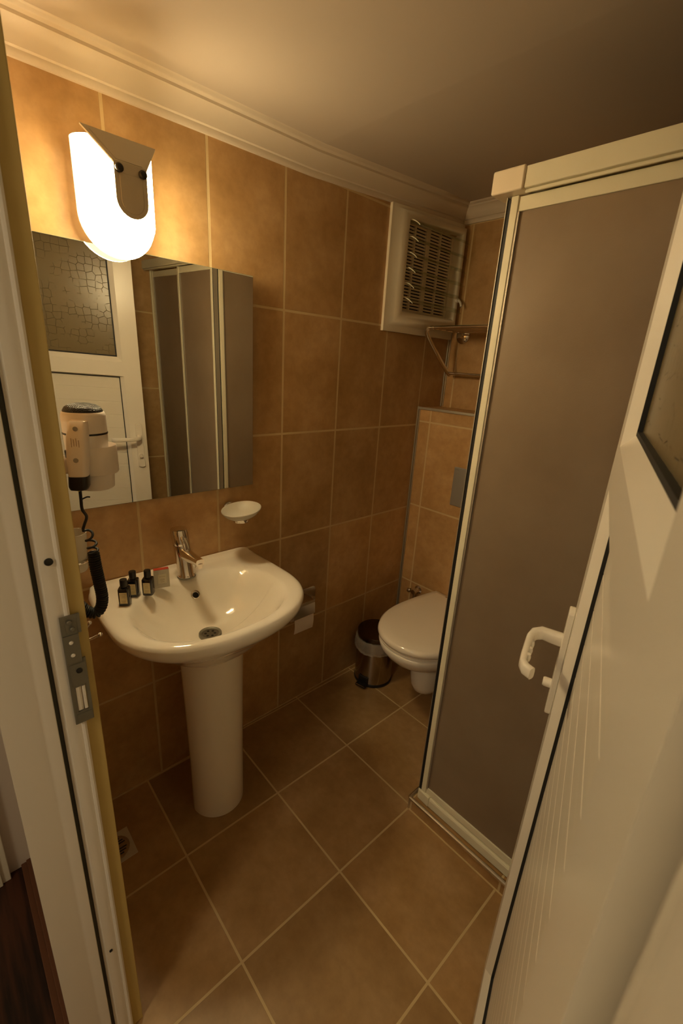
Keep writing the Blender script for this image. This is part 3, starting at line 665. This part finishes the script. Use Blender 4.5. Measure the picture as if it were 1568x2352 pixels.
# ---------------------------------------------------------------- toilet
CXT = .388
wc = thing('toilet', (CXT, 1.27, .0), 'white wall-hung toilet with closed lid in front of the tiled boxing', 'toilet')
def dee(hw, yf, yb, hb, z, n=36, k=2.15):
    """rounded front, straighter sides narrowing to the back"""
    ym = yf + (yb - yf) * .50; out = []
    for i in range(n + 1):
        a = pi * i / n; out.append((CXT - hw * math.copysign(abs(cos(a)) ** (2 / k), cos(a)), ym - (ym - yf) * abs(sin(a)) ** (2 / k), z))
    for i in range(1, 11):
        t = i / 10; out.append((CXT + hw + (hb - hw) * (t ** 1.7), ym + (yb - ym) * t, z))
    for i in range(10, 0, -1):
        t = i / 10; out.append((CXT - hw - (hb - hw) * (t ** 1.7), ym + (yb - ym) * t, z))
    return out
m = MB(); m.loft([dee(.180, .778, 1.262, .150, .398), dee(.190, .768, 1.262, .158, .402), dee(.1925, .764, 1.264, .160, .412), dee(.190, .768, 1.262, .158, .424), dee(.182, .778, 1.256, .152, .4305), dee(.150, .82, 1.23, .13, .4335), dee(.08, .9, 1.15, .07, .435)])
m.build('lid', M_seat, wc, smooth=60)
m = MB(); m.loft([dee(.180, .778, 1.255, .15, .386), dee(.1865, .771, 1.255, .155, .389), dee(.1865, .771, 1.255, .155, .394), dee(.178, .780, 1.255, .15, .3965)]); m.build('seat_ring', M_seat, wc, smooth=40)
m = MB(); m.loft([dee(.182, .774, 1.27, .160, .384), dee(.186, .770, 1.27, .165, .374), dee(.181, .776, 1.27, .165, .352), dee(.166, .800, 1.27, .162, .320), dee(.140, .845, 1.27, .155, .285), dee(.112, .905, 1.27, .145, .258), dee(.09, .97, 1.27, .13, .235), dee(.08, 1.0, 1.27, .12, .225)])
m.build('bowl', M_ceramic, wc, smooth=70)
m = MB(); CYT = 1.03
def oval(rx, ry, z, n=36): return [(CXT + rx * cos(2 * pi * k / n), CYT + ry * sin(2 * pi * k / n), z) for k in range(n)]
m.loft([oval(.02, .02, .078), oval(.040, .045, .082), oval(.054, .062, .095), oval(.062, .072, .120), oval(.067, .080, .17), oval(.073, .088, .27)])
m.build('siphon_cover', M_ceramic, wc, smooth=70)
for sx_ in (-1, 1):
    m = MB(); m.lathe([(.012, 0), (.012, .03)], (CXT + sx_ * .075 - .0, 1.235, .403), 16); m.build('hinge', M_chrome, wc)
# flush plate
fp = thing('flush_plate', (.36, 1.27, .86), 'satin metal flush plate on the boxing above the toilet', 'flush plate')
m = MB(); m.box(.237, .485, 1.262, 1.270, .866, 1.041); m.build('plate', M_satin, fp, bevel=.003)
m = MB(); m.box(.300, .352, 1.2612, 1.2630, .895, 1.012); m.box(.358, .425, 1.2612, 1.2630, .895, 1.012); m.build('button', M_satin, fp, bevel=.001)
m = MB(); m.box(.244, .262, 1.2616, 1.2622, 1.0285, 1.0305); m.build('maker_mark', M_grey, fp)
# angle valve
av = thing('angle_valve', (.118, 1.27, .38), 'small chrome angle valve on the boxing beside the toilet lid', 'valve')
m = MB(); m.lathe([(.021, 0), (.021, .003), (.012, .008), (.010, .030), (.012, .032), (.012, .045)], (.124, 1.27, .383), 24, Matrix.Rotation(pi/2, 3, 'X')); m.build('valve_body', M_chrome, av)
m = MB(); m.tube([(.128, 1.238, .383), (.100, 1.238, .378), (.090, 1.238, .376)], .008); m.lathe([(.012, 0), (.012, .012), (.010, .014)], (.096, 1.238, .377), 12, Matrix.Rotation(-pi/2, 3, 'Y')); m.build('knob', M_chrome, av)
m = MB(); m.tube(smooth_path([(.124, 1.238, .375), (.126, 1.238, .34), (.140, 1.248, .30), (.150, 1.262, .27)], 6), .005); m.build('supply_hose', M_steel, av)

# ---------------------------------------------------------------- pedal bin
BXc, BYc = .118, .985
pb = thing('pedal_bin', (BXc, BYc, 0), 'small steel pedal bin with a clear liner beside the toilet', 'bin')
m = MB(); m.lathe([(.089, .012), (.089, .20), (.0885, .232)], (BXc, BYc, 0), 48); m.build('bin_body', principled('polished_bin_steel', (.40, .33, .25), .16, metal=1.0), pb)
m = MB(); m.lathe([(.090, 0), (.092, .003), (.092, .012), (.0895, .016)], (BXc, BYc, 0), 48); m.build('base_ring', M_black, pb)
m = MB(); m.lathe([(.0895, .236), (.0905, .238), (.0905, .258), (.0885, .2625), (.06, .2665), (.03, .268), (.001, .2685)], (BXc, BYc, 0), 48); m.build('lid', principled('dark_polished_lid', (.12, .09, .06), .22, metal=1.0), pb, smooth=50)
m = MB(); rings = []
for r, z in [(.0895, .239), (.094, .236), (.097, .222), (.0985, .200), (.101, .186), (.0975, .178), (.092, .180)]:
    rings.append([(BXc + (r + random.uniform(-.0016, .0016) + .0015 * sin(7 * a)) * cos(a), BYc + (r + random.uniform(-.0016, .0016)) * sin(a), z + random.uniform(-.003, .003)) for a in [2 * pi * k / 64 for k in range(64)]])
m.loft(rings, False, False); m.build('liner', M_liner, pb, smooth=80)
pa = radians(-78); pd_ = Vector((cos(pa), sin(pa), 0)); ps_ = Vector((-sin(pa), cos(pa), 0)); c0 = Vector((BXc, BYc, 0))
def pad(m, r0, r1, hw, z0, z1):
    vs = [tuple(c0 + pd_ * r + ps_ * s_ + Vector((0, 0, z))) for z in (z0, z1) for r, s_ in ((r0, -hw), (r1, -hw), (r1, hw), (r0, hw))]
    m.add(vs, [(3, 2, 1, 0), (4, 5, 6, 7), (0, 1, 5, 4), (1, 2, 6, 5), (2, 3, 7, 6), (3, 0, 4, 7)])
m = MB(); pad(m, .086, .118, .026, .010, .019); pad(m, .084, .0935, .026, .019, .052); m.build('pedal', M_black, pb, bevel=.002)
m = MB(); pad(m, .1165, .119, .025, .0185, .0205); m.build('pedal_trim', M_chrome, pb)

# ---------------------------------------------------------------- towel rack on the back wall
tr = thing('towel_rack', (.35, YB, 1.5), 'chrome towel shelf with a lower bar on the wall beside the window', 'towel rack')
XA, XBk = .062, .64
m = MB()
loop = smooth_path([(.060, 1.395, 1.420), (.056, 1.36, 1.445), (.052, 1.27, 1.520), (.050, 1.215, 1.572), (.054, 1.200, 1.592), (.066, 1.200, 1.602), (.085, 1.203, 1.604)], 8)
m.tube(loop, .0090, 12); m.build('side_bracket', M_chrome, tr, smooth=60)
m = MB(); m.tube([(XBk - (p.x - .0), p.y, p.z) if False else (.70 - p.x, p.y, p.z) for p in loop], .0090, 12); m.build('side_bracket', M_chrome, tr, smooth=60)
for y_, z_ in [(1.203, 1.604), (1.250, 1.604), (1.300, 1.604), (1.350, 1.604), (1.400, 1.604)]:
    m = MB(); m.tube([(.072, y_, z_), (.628, y_, z_)], .0055 if y_ > 1.21 else .0072, 12); m.build('shelf_rail', M_chrome, tr)
for x_ in (.075, .625):
    m = MB(); m.tube([(x_, 1.200, 1.604), (x_, 1.425, 1.604)], .006); m.build('cross_rod', M_chrome, tr)
m = MB(); m.tube([(.050, 1.385, 1.427), (.640, 1.385, 1.427)], .006, 12); m.build('towel_bar', M_chrome, tr)
for x_ in (.075, .625):
    m = MB(); m.lathe([(.034, 0), (.034, .006), (.028, .012), (.012, .016), (.010, .03)], (x_, YB, 1.590), 28, Matrix.Rotation(pi/2, 3, 'X')); m.build('wall_flange', M_chrome, tr)
    m = MB(); m.box(x_ - .022, x_ + .012, 1.392, YB, 1.420, 1.434); m.build('wall_flange', M_chrome, tr, bevel=.002)

# ---------------------------------------------------------------- louvred window
wn = thing('window_1', (0, 1.21, 1.57)); wn['kind'] = 'structure'
m = MB()
OY0, OY1, OZ0 = .972, 1.440, 1.574
def ztop(y): return zlow(y) - .001
prof = [(0.000, .0, 0.0), (.0, .012, 0.0), (.022, .014, 0), (.036, .034, 0), (.056, .040, 0), (.074, .038, 0), (.082, .028, 0), (.084, -.03, 0)]
rings = []
for d_, x_, _ in prof:                                         # rings from the outer edge to the inner edge
    y0, y1, z0 = OY0 + d_, OY1 - d_ * .45, OZ0 + d_
    rings.append([(x_, y0, z0), (x_, y1, z0), (x_, y1, ztop(y1) - d_ * .55), (x_, y0, ztop(y0) - d_ * .55)])
m.loft(rings, False, False); m.build('window_frame', M_pvc2, wn, smooth=60)
GY0, GY1, GZ0, GZ1 = 1.056, 1.410, 1.655, 1.958
m = MB(); rowh = (GZ1 - GZ0) / 26
cols = [(GY0, 1.072), (1.136, 1.146), (1.212, 1.238), (1.303, 1.313), (1.388, GY1)]
for a_, b_ in cols: m.box(-.018, -.010, a_, b_, GZ0 - .006, GZ1 + .03)
for k in range(30):
    z_ = GZ0 + k * rowh; m.box(-.0165, -.0115, GY0, GY1, z_ - .0034, z_ + .0034)
m.build('vent_grille', M_grille, wn, smooth=0)
m = MB(); m.box(-.09, -.055, GY0 - .01, GY1 + .012, GZ0 - .012, GZ1 + .026); m.build('duct_backing', M_hollow, wn)
for z_ in (1.958, 1.903, 1.850, 1.798, 1.745, 1.692):
    m = MB(); rr = []
    for k in range(9):
        t = k / 8; x_ = .012 + .062 * t; zz = z_ + .012 - .024 * t + .008 * (1 - (2 * t - 1) ** 2) ; rr.append((x_, zz))
    ol = rr + [(x_, zz - .0035) for x_, zz in reversed(rr)]
    m.prism(ol, 'y', 1.062, 1.400); b_ = m.build('louvre_blade', M_clear, wn, smooth=40)
    m = MB(); m.prism(ol, 'y', 1.0605, 1.0622); m.build('blade_edge', principled('ground_glass_edge', (.80, .78, .62), .3) if 'ground_glass_edge' not in MATS else MATS['ground_glass_edge'], b_)
m = MB(); m.lathe([(.009, 0), (.009, .012), (.006, .014)], (.030, 1.412, 1.735), 20, Matrix.Rotation(pi/2, 3, 'Y')); m.tube([(.044, 1.412, 1.737), (.060, 1.408, 1.722), (.066, 1.405, 1.708)], .005); m.build('crank_knob', M_pvc, wn)

# ---------------------------------------------------------------- shower enclosure
sh = thing('shower_enclosure', (.68, .605, .055), 'cream framed corner shower enclosure with smoky textured panels', 'shower enclosure')
m = MB(); m.box(.735, XR, .578, .628, 1.803, 1.842); m.box(.735, XR, .586, .592, 1.796, 1.803); m.build('top_rail', M_cream, sh, bevel=.002)
m = MB(); m.box(.662, .7345, .574, .634, 1.801, 1.845); m.build('corner_cap', principled('corner_cap_plastic', (.80, .70, .54), .3), sh, bevel=.004, seg=3)
m = MB(); m.box(.664, .714, .634, YB, 1.803, 1.842); m.build('top_rail', M_cream, sh, bevel=.002)
m = MB(); m.prism([(.597, .056), (.597, .084), (.600, .090), (.618, .092), (.620, .084), (.623, .084), (.625, .092), (.640, .092), (.640, .056)], 'x', .735, XR); m.build('bottom_track', M_cream, sh, smooth=0, bevel=.001)
m = MB(); m.prism([(.684, .056), (.684, .088), (.730, .088), (.730, .056)], 'y', .640, YB); m.build('bottom_track', M_cream, sh, bevel=.002)
m = MB(); m.prism([(.735, .594), (.735, .640), (.700, .648), (.684, .640), (.681, .615), (.690, .597)], 'z', .056, .094); m.build('track_corner', M_cream, sh, bevel=.003)
def panel(name, axis, a0, a1, c, zb=.094, ztp=1.800, posts=(.017, .017), th=.018):
    """framed panel: two stiles, top and bottom bars, the acrylic sheet"""
    p = None
    m = MB()
    def bx_(m, u0, u1, w0, w1, z0, z1):
        if axis == 'x': m.box(u0, u1, w0, w1, z0, z1)
        else: m.box(w0, w1, u0, u1, z0, z1)
    for (u0, u1) in ((a0, a0 + posts[0]), (a1 - posts[1], a1)): bx_(m, u0, u1, c - th / 2, c + th / 2, zb, ztp)
    bx_(m, a0 + posts[0], a1 - posts[1], c - th / 2 + .003, c + th / 2 - .003, ztp - .030, ztp - .002)
    bx_(m, a0 + posts[0], a1 - posts[1], c - th / 2 + .003, c + th / 2 - .003, zb, zb + .024)
    fr = m.build('panel_frame', M_cream, sh, bevel=.0015)
    m = MB()
    for (u0, u1) in ((a0 + posts[0], a0 + posts[0] + .0045), (a1 - posts[1] - .0045, a1 - posts[1])): bx_(m, u0, u1, c - th / 2 + .002, c + th / 2 - .002, zb + .020, ztp - .03)
    m.build('glazing_bead', M_alu, fr)
    m = MB(); bx_(m, a0 + posts[0], a1 - posts[1], c - .002, c + .002, zb + .022, ztp - .028); m.build('acrylic_sheet', M_acryl, sh)
    return fr
f1 = panel('front', 'x', .6985, 1.045, .610)
f2 = panel('front', 'x', 1.030, 1.412, .630)
f3 = panel('side', 'y', .6255, 1.050, .690)
f4 = panel('side', 'y', 1.035, 1.268, .706)
m = MB(); m.box(.6893, .6985, .603, .618, .094, 1.795); m.build('magnetic_seal', M_rubber, f1)
m = MB(); m.box(.6878, .6893, .601, .620, .094, 1.800); m.build('seal_carrier', M_alu, f1)
m = MB(); m.box(.6905, .6965, .6205, .6255, .094, 1.795); m.build('magnetic_seal', M_rubber, f3)
m = MB(); m.box(1.412, XR, .615, .645, .094, 1.803); m.build('wall_profile', M_cream, sh, bevel=.001)
m = MB(); m.lathe([(.004, 0), (.0045, .004), (.003, .006)], (.760, .605, 1.842), 12); m.build('screw', M_pvc, sh)

# ---------------------------------------------------------------- floor drain
fd = thing('floor_drain', (.178, -.215, 0), 'square steel floor drain with round slotted grate by the door frame', 'drain', rotz=0)
m = MB(); m.box(.127, .229, -.262, -.163, 0, .003); m.build('drain_plate', principled('drain_plate_steel', (.66, .60, .48), .4, metal=.1), fd, bevel=.001)
m = MB(); m.lathe([(.040, .0028), (.040, .0040), (.036, .0044), (.036, .0036), (0, .0036)], (.178, -.2125, 0), 40, cap1=False); gr = m.build('grate', M_steel, fd)
m = MB()
for k in range(-3, 4):
    if k == 0: continue
    hw = sqrt(.031 ** 2 - (k * .0085) ** 2); m.box(.178 + k * .0085 - .0018, .178 + k * .0085 + .0018, -.2125 - hw, -.2125 + hw, .0034, .0040)
m.build('slots', M_hollow, gr)
